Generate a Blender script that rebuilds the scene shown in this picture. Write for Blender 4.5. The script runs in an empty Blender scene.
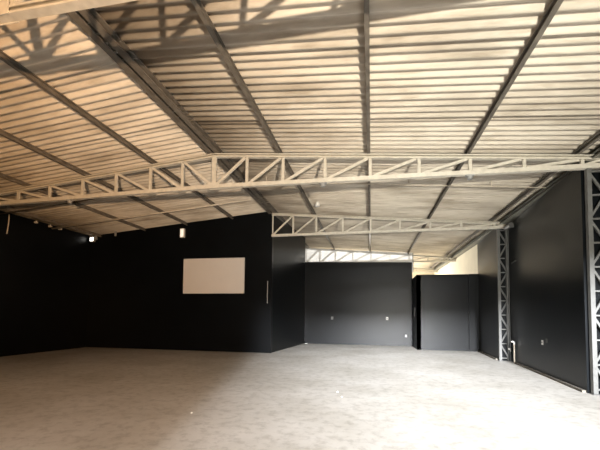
import bpy, bmesh, math, random
from mathutils import Vector, Matrix
random.seed(7)
C = bpy.context.scene.collection

# ------------------------------------------------------------------ measures
XR, ZR, SL = -4.05, 5.81, 0.0864          # ridge line, height of truss top chord there, roof pitch
Y0, Y1, Y2, Y3, Y4 = 3.05, 8.45, 13.95, 21.88, 27.3     # truss lines
XL, XE = -12.87, 4.87                     # left wall face, right end of the trusses
YF, YEND = -2.5, 29.0                     # front wall, far end of the shed
def zt(x): return ZR - SL*abs(x-XR)

# ------------------------------------------------------------------ materials
def nodes(name):
    m = bpy.data.materials.new(name); m.use_nodes = True
    nt = m.node_tree; b = nt.nodes['Principled BSDF']
    return m, nt, b
def mat(name, col, rough=.6, spec=.5, metal=0, var=.12, scale=6, bump=0, bscale=40):
    m, nt, b = nodes(name)
    b.inputs['Roughness'].default_value = rough
    b.inputs['Metallic'].default_value = metal
    b.inputs['Specular IOR Level'].default_value = spec
    tc = nt.nodes.new('ShaderNodeTexCoord')
    n = nt.nodes.new('ShaderNodeTexNoise'); n.inputs['Scale'].default_value = scale; n.inputs['Detail'].default_value = 6
    nt.links.new(tc.outputs['Object'], n.inputs['Vector'])
    r = nt.nodes.new('ShaderNodeValToRGB')
    r.color_ramp.elements[0].position = .3; r.color_ramp.elements[1].position = .7
    r.color_ramp.elements[0].color = [c*(1-var) for c in col]+[1]
    r.color_ramp.elements[1].color = [min(1, c*(1+var)) for c in col]+[1]
    nt.links.new(n.outputs['Fac'], r.inputs['Fac']); nt.links.new(r.outputs['Color'], b.inputs['Base Color'])
    if bump:
        n2 = nt.nodes.new('ShaderNodeTexNoise'); n2.inputs['Scale'].default_value = bscale; n2.inputs['Detail'].default_value = 4
        nt.links.new(tc.outputs['Object'], n2.inputs['Vector'])
        bp = nt.nodes.new('ShaderNodeBump'); bp.inputs['Strength'].default_value = bump; bp.inputs['Distance'].default_value = .01
        nt.links.new(n2.outputs['Fac'], bp.inputs['Height']); nt.links.new(bp.outputs['Normal'], b.inputs['Normal'])
    return m
def emit(name, col, s):
    m, nt, b = nodes(name)
    b.inputs['Base Color'].default_value = (*col, 1)
    b.inputs['Emission Color'].default_value = (*col, 1); b.inputs['Emission Strength'].default_value = s
    return m

M_steel = mat('cream_steel', (.62, .58, .50), .45, .5, 0, .10, 9)
M_purlin = mat('purlin_steel', (.16, .142, .118), .65, .25, 0, .3, 5)
M_col = mat('grey_steel', (.12, .12, .115), .5, .5, 0, .12, 9)
M_black = mat('black_wall_paint', (.0026, .0036, .0048), .36, .21, 0, .22, 1.3, .12, 18)
M_board = mat('white_board', (.66, .625, .60), .4, .5, 0, .02, 2)
M_boardf = mat('board_frame', (.62, .6, .58), .4)
M_white = mat('white_plastic', (.8, .79, .76), .4, .5, 0, .04)
M_dull = mat('dull_grey_metal', (.07, .069, .066), .6)
M_greyp = mat('grey_plastic', (.3, .3, .29), .5)
M_dark = mat('dark_plastic', (.04, .038, .035), .5)
M_beige = mat('beige_plaster', (.74, .68, .55), .8, .2, 0, .05, 2)
M_gutter = mat('galvanised_gutter', (.20, .195, .165), .5, .5, .2, .25, 3)
M_conduit = mat('conduit', (.62, .55, .45), .4)
M_concrete = mat('concrete_kerb', (.19, .175, .15), .85, .3, 0, .3, 7, .3)
M_ground = mat('ground_outside', (.45, .42, .37), .9, .2, 0, .2, 2)

def roof_material():
    m, nt, b = nodes('fibre_cement_roof')
    b.inputs['Roughness'].default_value = .75; b.inputs['Specular IOR Level'].default_value = .25
    L = nt.links.new; N = nt.nodes.new
    tc = N('ShaderNodeTexCoord')
    mp = N('ShaderNodeMapping'); mp.inputs['Scale'].default_value = (.22, .8, 1)
    L(tc.outputs['Object'], mp.inputs['Vector'])
    n1 = N('ShaderNodeTexNoise'); n1.inputs['Scale'].default_value = 1.6; n1.inputs['Detail'].default_value = 7; n1.inputs['Roughness'].default_value = .62
    L(mp.outputs['Vector'], n1.inputs['Vector'])
    r1 = N('ShaderNodeValToRGB'); e = r1.color_ramp.elements
    e[0].position = .34; e[0].color = (.40, .345, .275, 1); e[1].position = .56; e[1].color = (.66, .60, .51, 1)
    L(n1.outputs['Fac'], r1.inputs['Fac'])
    mp2 = N('ShaderNodeMapping'); mp2.inputs['Scale'].default_value = (.5, 5, 1); L(tc.outputs['Object'], mp2.inputs['Vector'])
    n2 = N('ShaderNodeTexNoise'); n2.inputs['Scale'].default_value = 3; n2.inputs['Detail'].default_value = 8; L(mp2.outputs['Vector'], n2.inputs['Vector'])
    r2 = N('ShaderNodeValToRGB'); e = r2.color_ramp.elements
    e[0].position = .30; e[0].color = (.66, .62, .56, 1); e[1].position = .46; e[1].color = (1, 1, 1, 1)
    L(n2.outputs['Fac'], r2.inputs['Fac'])
    mx = N('ShaderNodeMix'); mx.data_type = 'RGBA'; mx.blend_type = 'MULTIPLY'; mx.inputs[0].default_value = .55
    L(r1.outputs['Color'], mx.inputs[6]); L(r2.outputs['Color'], mx.inputs[7])
    L(mx.outputs[2], b.inputs['Base Color'])
    return m
M_roof = roof_material()

def floor_material():
    m, nt, b = nodes('dusty_concrete_floor')
    L = nt.links.new; N = nt.nodes.new
    tc = N('ShaderNodeTexCoord')
    n1 = N('ShaderNodeTexNoise'); n1.inputs['Scale'].default_value = .55; n1.inputs['Detail'].default_value = 8; n1.inputs['Roughness'].default_value = .6
    L(tc.outputs['Object'], n1.inputs['Vector'])
    r1 = N('ShaderNodeValToRGB'); e = r1.color_ramp.elements
    e[0].position = .33; e[0].color = (.50, .475, .425, 1); e[1].position = .62; e[1].color = (.66, .64, .60, 1)
    L(n1.outputs['Fac'], r1.inputs['Fac'])
    n2 = N('ShaderNodeTexNoise'); n2.inputs['Scale'].default_value = 5.5; n2.inputs['Detail'].default_value = 10; n2.inputs['Roughness'].default_value = .7
    L(tc.outputs['Object'], n2.inputs['Vector'])
    r2 = N('ShaderNodeValToRGB'); e = r2.color_ramp.elements
    e[0].position = .36; e[0].color = (.66, .65, .63, 1); e[1].position = .52; e[1].color = (1, 1, 1, 1)
    L(n2.outputs['Fac'], r2.inputs['Fac'])
    mx = N('ShaderNodeMix'); mx.data_type = 'RGBA'; mx.blend_type = 'MULTIPLY'; mx.inputs[0].default_value = .7
    L(r1.outputs['Color'], mx.inputs[6]); L(r2.outputs['Color'], mx.inputs[7]); L(mx.outputs[2], b.inputs['Base Color'])
    b.inputs['Roughness'].default_value = .55; b.inputs['Specular IOR Level'].default_value = .4
    bp = N('ShaderNodeBump'); bp.inputs['Strength'].default_value = .25; bp.inputs['Distance'].default_value = .02
    L(n2.outputs['Fac'], bp.inputs['Height']); L(bp.outputs['Normal'], b.inputs['Normal'])
    return m
M_floor = floor_material()

def sheet_material():
    m, nt, b = nodes('translucent_sheet')
    b.inputs['Base Color'].default_value = (.85, .86, .88, 1)
    b.inputs['Roughness'].default_value = .6
    t = nt.nodes.new('ShaderNodeBsdfTranslucent'); t.inputs['Color'].default_value = (.86, .88, .92, 1)
    mx = nt.nodes.new('ShaderNodeMixShader'); mx.inputs[0].default_value = .6
    out = nt.nodes['Material Output']
    nt.links.new(b.outputs['BSDF'], mx.inputs[1]); nt.links.new(t.outputs['BSDF'], mx.inputs[2]); nt.links.new(mx.outputs['Shader'], out.inputs['Surface'])
    return m
M_sheet = sheet_material()

# ------------------------------------------------------------------ mesh helpers
class MB:
    def __init__(s): s.bm = bmesh.new()
    def poly_prism(s, a, b, prof, up=(0, 0, 1)):
        """extrude a closed 2-D profile (side, up) from a to b"""
        a, b = Vector(a), Vector(b); d = (b-a).normalized(); u = Vector(up)
        if abs(d.dot(u)) > .98: u = Vector((0, 1, 0))
        side = d.cross(u).normalized(); u = side.cross(d).normalized()
        va = [s.bm.verts.new(a+side*p+u*q) for p, q in prof]
        vb = [s.bm.verts.new(b+side*p+u*q) for p, q in prof]
        n = len(prof)
        for i in range(n): s.bm.faces.new((va[i], va[(i+1) % n], vb[(i+1) % n], vb[i]))
        s.bm.faces.new(va[::-1]); s.bm.faces.new(vb)
        return s
    def bar(s, a, b, w, h, up=(0, 0, 1)):
        return s.poly_prism(a, b, [(-w/2, -h/2), (w/2, -h/2), (w/2, h/2), (-w/2, h/2)], up)
    def channel(s, a, b, w, h, t=.012, up=(0, 0, 1), flip=1):
        f = flip
        p = [(-w/2*f, -h/2), (w/2*f, -h/2), (w/2*f, -h/2+t*2), ((w/2-t)*f, -h/2+t*2), ((w/2-t)*f, -h/2+t), ((-w/2+t)*f, -h/2+t),
             ((-w/2+t)*f, h/2-t), ((w/2-t)*f, h/2-t), ((w/2-t)*f, h/2-2*t), (w/2*f, h/2-2*t), (w/2*f, h/2), (-w/2*f, h/2)]
        return s.poly_prism(a, b, p, up)
    def box(s, x0, x1, y0, y1, z0, z1):
        v = [s.bm.verts.new((x, y, z)) for z in (z0, z1) for x, y in ((x0, y0), (x1, y0), (x1, y1), (x0, y1))]
        for f in ((3, 2, 1, 0), (4, 5, 6, 7), (0, 1, 5, 4), (1, 2, 6, 5), (2, 3, 7, 6), (3, 0, 4, 7)):
            s.bm.faces.new([v[i] for i in f])
        return s
    def prism(s, pts, z0, z1):
        """vertical prism over a plan outline; z1 may be a function of x, y"""
        g = z1 if callable(z1) else (lambda x, y: z1)
        a = [s.bm.verts.new((x, y, z0)) for x, y in pts]; b = [s.bm.verts.new((x, y, g(x, y))) for x, y in pts]
        n = len(pts)
        for i in range(n): s.bm.faces.new((a[i], a[(i+1) % n], b[(i+1) % n], b[i]))
        s.bm.faces.new(a[::-1]); s.bm.faces.new(b)
        return s
    def tube(s, pts, r, n=10):
        pts = [Vector(p) for p in pts]; rings = []
        for i, p in enumerate(pts):
            d = (pts[min(i+1, len(pts)-1)]-pts[max(i-1, 0)]).normalized()
            u = Vector((0, 0, 1)) if abs(d.z) < .9 else Vector((1, 0, 0))
            a = d.cross(u).normalized(); b2 = d.cross(a)
            rings.append([s.bm.verts.new(p+a*r*math.cos(t*2*math.pi/n)+b2*r*math.sin(t*2*math.pi/n)) for t in range(n)])
        for i in range(len(rings)-1):
            for k in range(n): s.bm.faces.new((rings[i][k], rings[i][(k+1) % n], rings[i+1][(k+1) % n], rings[i+1][k]))
        s.bm.faces.new(rings[0][::-1]); s.bm.faces.new(rings[-1])
        return s
    def build(s, name, m, parent=None, smooth=False, bevel=0):
        bmesh.ops.recalc_face_normals(s.bm, faces=s.bm.faces)
        if bevel: bmesh.ops.bevel(s.bm, geom=list(s.bm.edges), offset=bevel, segments=2, affect='EDGES', profile=.5)
        me = bpy.data.meshes.new(name); s.bm.to_mesh(me); s.bm.free()
        me.materials.append(m)
        if smooth:
            for p in me.polygons: p.use_smooth = True
        o = bpy.data.objects.new(name, me); C.objects.link(o)
        if parent:
            o.parent = parent
            o.matrix_parent_inverse = Matrix.Translation(parent.location).inverted()
        return o
def struct(o, label=None):
    o['kind'] = 'structure'
    if label: o['label'] = label; o['category'] = o.name.split('_')[0]
    return o
def tag(o, label, cat, group=None):
    o['label'] = label; o['category'] = cat
    if group: o['group'] = group
    return o
def empty(name, loc, label, cat, group=None):
    o = bpy.data.objects.new(name, None); C.objects.link(o); o.location = loc; o.empty_display_size = .2
    return tag(o, label, cat, group)

# ------------------------------------------------------------------ setting
def S(b, name, m, label, **k): return struct(b.build(name, m, **k), label)
S(MB().box(XL-.3, 5.6, YF-.3, YEND+.3, -.2, 0), 'floor', M_floor, 'dusty pale concrete floor of the empty warehouse')
S(MB().box(-40, 40, -40, YF-.3, -.25, -.02), 'ground', M_ground, 'bare ground outside the front opening')
under = lambda x, y: zt(x)+.12
S(MB().box(XL-.3, XL, YF-.3, YEND, 0, zt(XL)+.125), 'wall_left', M_black, 'matt black long wall on the left')
S(MB().prism([(XL, Y2+.07), (XR, Y2+.07), (XR, Y2+.3), (XL, Y2+.3)], 0, under), 'wall_back', M_black, 'wide black wall carrying the blank white board')
S(MB().prism([(XR, Y2+.3), (-3.62, 19.2), (-3.9, 19.2), (XR-.3, Y2+.3)], 0, under), 'wall_inner', M_black, 'black side wall of the box room under the ridge')
S(MB().prism([(-3.9, 19.2), (2.12, 19.2), (2.12, 19.35), (-3.9, 19.35)], 0, lambda x, y: 4.54-.022*(x+3.9)), 'wall_rear', M_black, 'black rear wall below the strip of pale translucent panels')
S(MB().box(2.12, 2.3, 17.34, 19.35, 0, 3.53), 'wall_return', M_black, 'narrow dark return wall beside the low partition')
b = MB().box(2.12, 4.83, 17.34, 17.5, 0, 3.53).box(4.38, 4.81, 17.26, 17.34, 0, 3.53)
S(b, 'wall_partition', M_black, 'low black partition wall in the far right corner')
b = MB().prism([(4.47, 8.55), (4.93, 14.02), (5.3, 14.02), (5.3, 8.55)], 0, 4.93)
S(b, 'wall_right', M_black, 'black right wall between the two lattice columns')
S(MB().prism([(4.56, 14.02), (4.83, 17.45), (5.3, 17.45), (5.3, 14.02)], 0, 4.93), 'wall_right_far', M_black, 'black right wall beyond the far lattice column')
S(MB().box(4.93, 5.3, YF-.3, 8.55, 0, 4.93), 'wall_right_near', M_black, 'black right wall nearest the front')
S(MB().box(4.85, 5.3, 17.45, YEND, 0, 4.95), 'wall_right_beyond', M_beige, 'bright beige wall beyond the low partition')
S(MB().box(-4, 5.3, YEND, YEND+.2, 0, 5.3), 'wall_end', M_beige, 'pale wall at the far end beyond the partition')
b = MB().box(XL-.3, -1.2, YF-.3, YF, 0, 4.9).box(4.3, 5.3, YF-.3, YF, 0, 5.1).prism([(XR, YF-.3), (4.3, YF-.3), (4.3, YF), (XR, YF)], 4.3, under).prism([(XL, YF-.3), (XR, YF-.3), (XR, YF), (XL, YF)], 4.9, under)
S(b, 'wall_front', M_black, 'front wall with the wide entrance opening')
S(MB().prism([(-4.6, 21.79), (2.47, 21.79), (2.47, 21.80), (-4.6, 21.80)], 4.2, lambda x, y: zt(x)+.1), 'window_1', M_sheet, 'strip of pale translucent panels above the black rear wall')
win = bpy.data.objects['window_1']
for x in (2.45,):
    MB().box(x-.03, x+.03, 21.76, 21.79, 4.2, zt(x)+.1).build('mullion', M_greyp, win)
S(MB().box(5.0, 5.06, YF, 28.4, 4.93, 5.17), 'trim_right', M_gutter, 'dull grey fascia strip above the right wall')
# kerbs along the right wall
b = MB().prism([(4.40, 8.6), (4.80, 13.4), (4.90, 13.4), (4.50, 8.6)], 0, .05).prism([(4.48, 14.15), (4.73, 17.25), (4.82, 17.25), (4.57, 14.15)], 0, .06)
S(b, 'baseboard_right', M_concrete, 'rough concrete kerb along the foot of the right wall')

# corrugated roof, one mesh of overlapping sheets; waves run down both slopes
def roof():
    bm = bmesh.new(); P = .195; A = .036; NW = 10; K = 13; base = .166
    for s, xe in ((-1, XL-.5), (1, 5.6)):
        ystart = 5.03-NW*P*4
        k = 0
        while ystart+k*NW*P < 29.3:
            y0 = ystart+k*NW*P; y1 = y0+NW*P+.09
            n = NW*K+5; cols = []
            jit = random.uniform(-.004, .006)
            xs = [XR, (XR*2+xe)/3, (XR+2*xe)/3, xe]
            for i in range(n+1):
                y = y0+(y1-y0)*i/n
                u = ((y-y0)/P) % 1.0
                ph = math.pi*u/.40 if u < .40 else math.pi*(1+(u-.40)/.60)
                w = math.cos(ph)
                w = w if w > 0 else w*.9
                z = base + A*w + -.012+.036*(1-(y-y0)/(y1-y0)) + jit
                cols.append([bm.verts.new((x, y, zt(x)+z)) for x in xs])
            for i in range(n):
                for j in range(len(xs)-1):
                    bm.faces.new((cols[i][j], cols[i+1][j], cols[i+1][j+1], cols[i][j+1]))
            k += 1
    bmesh.ops.recalc_face_normals(bm, faces=bm.faces)
    me = bpy.data.meshes.new('ceiling'); bm.to_mesh(me); bm.free(); me.materials.append(M_roof)
    for p in me.polygons: p.use_smooth = True
    o = bpy.data.objects.new('ceiling', me); C.objects.link(o)
    md = o.modifiers.new('thickness', 'SOLIDIFY'); md.thickness = .007; md.offset = 1
    return struct(o, 'corrugated fibre cement roof sheets on both slopes')
roof()

# ------------------------------------------------------------------ trusses
NR = [.91, 1.87, 2.94, 4.03, 5.15, 6.26, 7.37, 8.50]           # node distances from the ridge
def truss(y, label, half=0, zb=4.885, kb=.0126, m=M_steel, right_end=XE, cf=-1):
    t = empty('roof_truss', (XR, y, zb), label, 'truss', 'lattice trusses under the roof')
    CH = .095; D = .11
    zbf = lambda x: zb - kb*abs(x-XR)
    sides = (1,) if half else (1, -1)
    for s in sides:
        end = right_end if s > 0 else XL+.02
        b = MB().channel((XR, y, zt(XR)-CH/2), (end, y, zt(end)-CH/2), D, CH, flip=s).build('top_chord', m, t)
        b = MB().channel((XR, y, zbf(XR)+CH/2), (end, y, zbf(end)+CH/2), D, CH, flip=cf*s).build('bottom_chord', m, t)
        xs = [XR]+[XR+s*n for n in NR if abs(XR+s*n-XR) < abs(end-XR)-.1]
        for i, x in enumerate(xs):
            if i: MB().bar((x, y, zbf(x)+CH), (x, y, zt(x)-CH), .07, .05, (0, 1, 0)).build('vertical', m, t)
            if i < len(xs)-1:
                x2 = xs[i+1]
                a = Vector((x+s*.06, y, zbf(x)+CH*.9)); c = Vector((x2-s*.06, y, zt(x2)-CH*.95))
                MB().bar(a, c, .062, .05, (0, 1, 0)).build('diagonal', m, t)
        a, c = XR+s*NR[-1], end-s*.035
        MB().bar((c, y, zbf(c)+CH), (c, y, zt(c)-CH), .06, .05, (0, 1, 0)).build('vertical', m, t)
        if abs(c-a) > .2:
            MB().bar((a+s*.04, y, zbf(a)+CH*.9), (c-s*.03, y, zt(c)-CH*.95), .05, .05, (0, 1, 0)).build('diagonal', m, t)
    if half: MB().bar((XR+.04, y, zbf(XR)+CH), (XR+.04, y, zt(XR)-CH), .045, .05, (0, 1, 0)).build('vertical', m, t)
    else:
        MB().bar((XR, y, zbf(XR)+CH), (XR, y, zt(XR)-CH), .12, .06, (0, 1, 0)).build('king_post', m, t)
        g = MB()
        for yy in (y-D/2-.005, y+D/2+.005): g.box(XR-.14, XR+.14, yy-.005, yy+.005, zb-.01, zb+.14)
        g.build('gusset_plate', m, t)
    return t
truss(Y0, 'cream lattice truss overhead cut off by the top left corner', cf=1)
truss(Y1, 'wide cream lattice truss crossing the whole picture')
truss(Y2, 'cream lattice half truss between box room corner and far column', half=1, zb=4.815, kb=0)
truss(Y3, 'faint lattice truss in front of the translucent panels', half=1, zb=4.78, kb=0)
truss(Y4, 'distant lattice truss seen above the low partition', half=1, zb=4.78, kb=0)

# ------------------------------------------------------------------ purlins
def purlin(x, w, h, flip, label, y0=YF, y1=28.4):
    z = zt(x)+.003+h/2
    o = MB().channel((x, y0, z), (x, y1, z), w, h, .01, flip=flip).build('roof_purlin', M_purlin)
    tag(o, label, 'purlin', 'steel purlins carrying the roof sheets')
purlin(XR-.095, .13, .14, 1, 'left member of the double steel beam under the ridge')
purlin(XR+.095, .13, .14, 1, 'right member of the double steel beam under the ridge')
purlin(-2.265, .068, .11, 1, 'steel purlin first to the right of the ridge beams')
purlin(-.055, .068, .11, -1, 'steel purlin running nearly upright down the middle of the picture')
purlin(2.163, .068, .11, -1, 'steel purlin leaning down from the top right toward the partition')
purlin(4.36, .068, .11, -1, 'steel purlin along the right eave above the lattice columns')
purlin(-5.827, .068, .11, 1, 'steel purlin first to the left of the ridge beams')
purlin(-7.96, .068, .11, 1, 'steel purlin second to the left of the ridge beams')
purlin(-10.0, .068, .11, 1, 'steel purlin third to the left of the ridge beams')
purlin(-12.3, .068, .11, 1, 'steel purlin along the left eave beside the black wall')
# eave gutter on the right
o = MB().channel((4.78, YF, 5.03), (4.78, 28.4, 5.03), .34, .12, .012, flip=-1).build('eave_gutter', M_gutter)
tag(o, 'dull grey metal gutter along the top of the right wall', 'gutter')

# ------------------------------------------------------------------ lattice columns
def column(y, top, label, xa=4.51, xb=4.90):
    t = empty('lattice_column', ((xa+xb)/2, y, 0), label, 'column', 'lattice steel columns on the right wall')
    W = .085
    for x, f in ((xa+W/2, 1), (xb-W/2, -1)):
        MB().channel((x, y, .012), (x, y, top), .1, W, .011, up=(1, 0, 0), flip=f).build('upright', M_col, t)
    n = round((top-.1)/.5); hgt = (top-.16)/n
    for i in range(n+1):
        z = .1+i*hgt
        MB().bar((xa+W, y, z), (xb-W, y, z), .05, .035).build('rung', M_col, t)
        if i < n:
            l, r = xa+W*.8, xb-W*.8
            a, c = ((l, y, z+.04), (r, y, z+hgt-.04)) if i % 2 else ((r, y, z+.04), (l, y, z+hgt-.04))
            MB().bar(a, c, .045, .04, (0, 1, 0)).build('diagonal_brace', M_col, t)
    MB().box(xa-.03, xb+.03 if y > 10 else xb+.03, y-.09, y+.06, 0, .012).build('base_plate', M_col, t)
    return t
column(Y1, 4.77, 'grey lattice steel column at the right edge of the picture')
column(Y2, 4.81, 'grey lattice steel column standing under the far truss end', 4.53, 4.9)

# ------------------------------------------------------------------ wall board, lamps, fittings
yw = Y2+.07
t = empty('white_board', (-6.64, yw, 2.47), 'large blank white rectangular board on the black wall', 'board')
MB().box(-8.03, -5.26, yw-.03, yw, 2.48, 3.96).build('panel', M_board, t)
b = MB()
b.box(-8.05, -5.24, yw-.04, yw, 2.46, 2.485).box(-8.05, -5.24, yw-.04, yw, 3.955, 3.98).box(-8.05, -8.025, yw-.04, yw, 2.46, 3.98).box(-5.265, -5.24, yw-.04, yw, 2.46, 3.98)
b.build('frame', M_boardf, t)

t = empty('floodlight', (-12.66, yw, 5.0), 'small lit floodlight high in the dark left corner', 'lamp')
MB().box(-12.78, -12.52, yw-.16, yw-.08, 4.86, 5.08).build('housing', M_greyp, t, bevel=.01)
MB().box(-12.74, -12.58, yw-.168, yw-.16, 4.90, 5.06).build('lens', emit('lit_lens', (1, .98, .9), 6), t)
MB().box(-12.80, -12.77, yw-.13, yw, 4.98, 5.16).box(-12.53, -12.50, yw-.13, yw, 4.98, 5.16).box(-12.8, -12.5, yw-.02, yw+.01, 5.13, 5.16).build('bracket', M_greyp, t)

t = empty('wall_lamp', (-8.13, yw, 5.1), 'small upright white lamp box on the wall above the board', 'lamp')
MB().box(-8.23, -8.03, yw-.11, yw, 4.92, 5.32).build('housing', M_white, t, bevel=.012)
MB().box(-8.20, -8.06, yw-.116, yw-.11, 4.95, 5.29).build('diffuser', emit('dim_diffuser', (1, .96, .85), .6), t)
o = MB().box(-11.56, -11.48, yw-.06, yw, 5.12, 5.34).build('junction_box', M_greyp, bevel=.008)
tag(o, 'tiny grey junction box high on the wall right of the floodlight', 'box')
o = MB().box(-4.235, -4.205, yw-.03, yw+.01, 2.05, 2.98).build('cable_trunking', M_greyp)
tag(o, 'thin white vertical trunking strip near the box room corner', 'trunking')

# sockets on the rear and right walls
def socket(loc, nrm, label, m=M_white, s=.055):
    x, y, z = loc
    if nrm == 'y': pl = MB().box(x-s, x+s, y-.015, y, z-s*1.3, z+s*1.3); ho = MB().box(x-s*.4, x+s*.4, y-.02, y-.015, z-s*.3, z+s*.3)
    else: pl = MB().box(x-.015, x, y-s, y+s, z-s*1.3, z+s*1.3); ho = MB().box(x-.02, x-.015, y-s*.4, y+s*.4, z-s*.3, z+s*.3)
    t = empty('wall_socket', loc, label, 'socket', 'sockets on the black walls')
    pl.build('cover_plate', m, t, bevel=.004); ho.build('outlet', M_dark, t)
socket((-2.09, 19.2, 1.42), 'y', 'dull grey socket on the left half of the rear wall', M_greyp, .06)
socket((.83, 19.2, 1.43), 'y', 'bright white socket on the right half of the rear wall', M_white, .06)
socket((1.79, 19.2, .53), 'y', 'low pale socket on the rear wall near the dark return', M_white, .045)
def wx(y): return 4.47+(y-8.55)*.46/5.47
socket((wx(10.95), 10.95, .89), 'x', 'white socket on the right wall between the columns', M_white, .05)
socket((wx(10.66), 10.66, .96), 'x', 'small grey socket beside the white one on the right wall', M_dull, .045)
o = MB().box(2.095, 2.13, 18.1, 18.16, 1.55, 2.0).build('door_handle_bar', M_greyp)
o.name = 'pull_bar'; tag(o, 'short upright pale pull bar on the dark return wall', 'handle')

# white stand pipe, tap, wall fittings near the far column
t = empty('stand_pipe', (4.80, 13.3, 0), 'short white stand pipe with an elbow beside the far column', 'pipe')
MB().tube([(4.80, 13.3, 0), (4.80, 13.3, .66)], .022).build('riser', M_conduit, t, smooth=True)
MB().tube([(4.80, 13.3, .64), (4.80, 13.3, .70), (4.77, 13.27, .735), (4.69, 13.22, .745)], .03).build('elbow', M_white, t, smooth=True)
t = empty('garden_tap', (4.78, 13.85, .42), 'small pale tap at the foot of the far column', 'tap')
MB().tube([(4.83, 13.88, .42), (4.83, 13.72, .42), (4.83, 13.69, .37)], .018).build('spout', M_white, t, smooth=True)
MB().box(4.79, 4.87, 13.77, 13.81, .437, .47).build('handle', M_white, t)
t = empty('wall_floodlight', (wx(13.2), 13.2, 4.72), 'dull grey drum lamp on the right wall at the far truss end', 'lamp')
MB().tube([(wx(13.2)-.14, 13.62, 4.75), (wx(13.2)-.14, 13.12, 4.75)], .08, 16).build('housing', M_dull, t)
MB().box(wx(13.2)-.06, wx(13.2)+.01, 13.3, 13.42, 4.70, 4.80).build('bracket', M_dull, t)
o = MB().bar((wx(13.3)-.02, 13.55, 3.5), (wx(13.0)-.02, 13.05, 3.5), .035, .05).build('steel_arm', M_dull)
tag(o, 'short grey steel bar on the right wall halfway up the far column', 'bar')

# lamp holders hanging under the trusses and on the roof
def hanger(x, y, z, label):
    t = empty('lamp_holder', (x, y, z), label, 'lamp', 'lamp holders under the wide truss')
    MB().box(x-.09, x+.09, y-.05, y+.05, z-.03, z).build('mounting_plate', M_greyp, t)
    MB().tube([(x, y, z-.03), (x, y, z-.10)], .055, 14).build('socket_cup', M_greyp, t)
zc = lambda x: 4.885-.0126*abs(x-XR)
hanger(-1.16, Y1, zc(-1.16), 'small dark lamp holder under the wide truss left of centre purlin')
hanger(2.2, Y1, zc(2.2), 'small dark lamp holder under the wide truss right of centre purlin')
hanger(-8.5, Y1, zc(-8.5), 'small dark lamp holder under the wide truss at the left')
t = empty('ceiling_lamp', (-1.95, 12.7, zt(-1.95)+.11), 'small pale round lamp on the roof behind the wide truss', 'lamp')
MB().tube([(-1.95, 12.7, zt(-1.95)+.14), (-1.95, 12.7, zt(-1.95)+.06)], .06, 16).build('base', M_white, t)
MB().tube([(-1.95, 12.7, zt(-1.95)+.06), (-1.95, 12.7, zt(-1.95)-.02)], .09, 16).build('shade', M_white, t)

# conduits below the left slope, clips and the hanging cable
def run(name, x0, x1, y, r, label, cat, m=M_conduit):
    dz = .004-r
    o = MB().tube([(x0, y, zt(x0)+dz), (x1, y, zt(x1)+dz)], r).build(name, m, smooth=True); tag(o, label, cat)
run('conduit_pipe', XL-.02, -4.3, 12.0, .028, 'pale conduit pipe across the left slope behind the wide truss', 'pipe')
run('conduit_pipe', XL-.02, -6.0, 9.9, .02, 'thin dark conduit across the left slope nearer the wide truss', 'pipe', M_purlin)
t = empty('conduit_pipe', (-3.9, 10.35, zt(-3.9)), 'thin pale conduit across the right slope behind the wide truss', 'pipe')
MB().tube([(-3.9, 10.35, zt(-3.9)-.014), (4.58, 10.35, zt(4.58)-.014)], .018).build('pipe_run', M_conduit, t, smooth=True)
for x in (-3.2, -1.15, 1.05, 3.25):
    MB().box(x-.012, x+.012, 10.34, 10.36, zt(x)-.02, zt(x)+.16).build('hanger_strap', M_conduit, t)
for i, (y, lab) in enumerate(((11.25, 'nearest'), (11.87, 'middle'), (12.34, 'farthest'))):
    t = empty('cable_clip', (XL, y, 5.06), 'small pale cable clip on top of the left wall, %s of three' % lab, 'clip', 'cable clips on the left wall')
    MB().box(XL-.01, XL+.10, y-.05, y+.05, 5.06, 5.12).build('clamp', M_conduit, t, bevel=.01)
    MB().tube([(XL+.06, y, 5.12), (XL+.06, y, 5.16)], .02).build('stem', M_conduit, t)
pts = [(XL+.12+.22*math.sin(k/10*1.3), 10.15-.22*(k/10), 5.08-.75*(k/10)**1.4) for k in range(11)]
o = MB().tube(pts, .018, 8).build('hanging_cable', M_conduit, smooth=True)
tag(o, 'thin pale cable drooping down the black left wall', 'cable')

# scraps on the floor
def scrap(x, y, s, label):
    bm = MB(); n = 7
    p = [(x+s*math.cos(k*2*math.pi/n)*random.uniform(.6, 1.1), y+s*math.sin(k*2*math.pi/n)*random.uniform(.5, 1)) for k in range(n)]
    o = bm.prism(p, 0, lambda a, c: .006+.5*s*random.random()).build('paper_scrap', M_white)
    tag(o, label, 'scrap', 'scraps on the floor')
scrap(-.68, 7.39, .025, 'larger of two white scraps on the floor below the centre')
scrap(-.56, 6.97, .018, 'smaller of two white scraps on the floor below the centre')
scrap(-2.83, 5.28, .022, 'white scrap on the floor left of the bright patch')
scrap(-3.5, 19.05, .08, 'white scrap in the corner of the rear and box room walls')

# ------------------------------------------------------------------ light
w = bpy.data.worlds.new('sky'); bpy.context.scene.world = w; w.use_nodes = True
bg = w.node_tree.nodes['Background']; bg.inputs['Color'].default_value = (.86, .93, 1, 1); bg.inputs['Strength'].default_value = .06
def area(name, loc, target, sx, sy, power, col, spread=math.pi):
    l = bpy.data.lights.new(name, 'AREA'); l.shape = 'RECTANGLE'; l.size = sx; l.size_y = sy; l.energy = power; l.color = col; l.spread = spread
    o = bpy.data.objects.new(name, l); C.objects.link(o); o.location = loc
    o.rotation_euler = (Vector(target)-Vector(loc)).to_track_quat('-Z', 'Y').to_euler()
    return o
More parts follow.
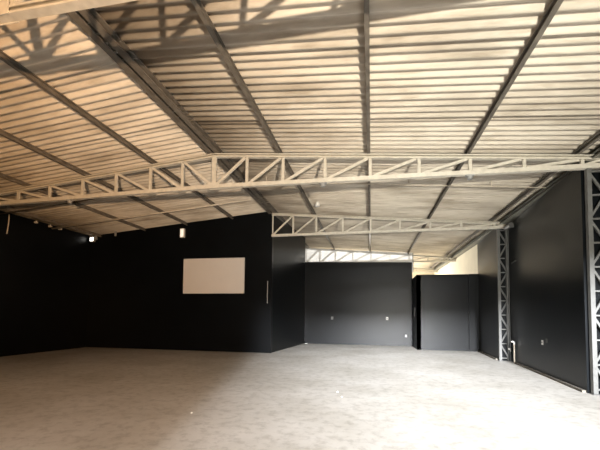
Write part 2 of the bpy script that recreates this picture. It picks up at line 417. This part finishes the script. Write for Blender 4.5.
# sun glancing off the ground and things outside the entrance, thrown up under the roof
area('ground_bounce_light', (2.6, -5, .9), (.4, 15, 6.2), .28, .14, 338, (1, .95, .81), math.radians(72))
area('warm_roof_fill', (2.6, -5, .9), (-10.8, 9.9, 6.2), .28, .14, 285, (1, .60, .30), math.radians(70))  # added warm lamp at the same spot, tints the left slope tan
# daylight falling in through the entrance from the open sky in front of the shed
area('entrance_daylight', (2.9, -19, 7.2), (1.5, 20, 0), 1.8, 2.0, 1480, (.94, .96, 1), math.radians(25))
# added cool lamp for sky above the lintel, brightens the near floor
area('entrance_skylight', (1.2, -4.6, 4.9), (-2.6, 2.6, 0), 2.5, .8, 26, (.94, .96, 1), math.radians(44))
# added fill lamp, not daylight: tints the left half of the floor brown
area('warm_daylight', (2.4, -5, 3.7), (-7.5, 11, 0), 1.2, .5, 32, (1, .42, .13), math.radians(42))
# daylight in the open space beyond the partition
area('rear_daylight', (-.4, 28.2, 1.6), (.4, 21.8, 5.2), 3.5, 2.5, 1700, (1, .95, .84))

# ------------------------------------------------------------------ camera
f, pitch, roll, yaw, sx, sy = 351.33, .0497, -.0097, .1988, .45, 71.98
cy, sn = math.cos(yaw), math.sin(yaw); cp, sp = math.cos(pitch), math.sin(pitch); cr, sr = math.cos(roll), math.sin(roll)
r0, f0, u0 = Vector((cy, sn, 0)), Vector((-sn, cy, 0)), Vector((0, 0, 1))
fw = f0*cp+u0*sp; u1 = -f0*sp+u0*cp; rt = r0*cr-u1*sr; up = r0*sr+u1*cr
cam = bpy.data.cameras.new('camera'); co = bpy.data.objects.new('camera', cam); C.objects.link(co)
co.matrix_world = Matrix(((rt.x, up.x, -fw.x, 0), (rt.y, up.y, -fw.y, 0), (rt.z, up.z, -fw.z, 1.6), (0, 0, 0, 1)))
cam.sensor_width = 36; cam.lens = f/600*36; cam.shift_x = -sx/600; cam.shift_y = sy/600; cam.clip_end = 200
sc = bpy.context.scene; sc.camera = co
sc.view_settings.view_transform = 'Standard'; sc.view_settings.look = 'None'; sc.view_settings.gamma = 1
sc.view_settings.use_curve_mapping = False; sc.view_settings.exposure = 0
sc.cycles.use_denoising = True; sc.cycles.max_bounces = 8; sc.cycles.diffuse_bounces = 5
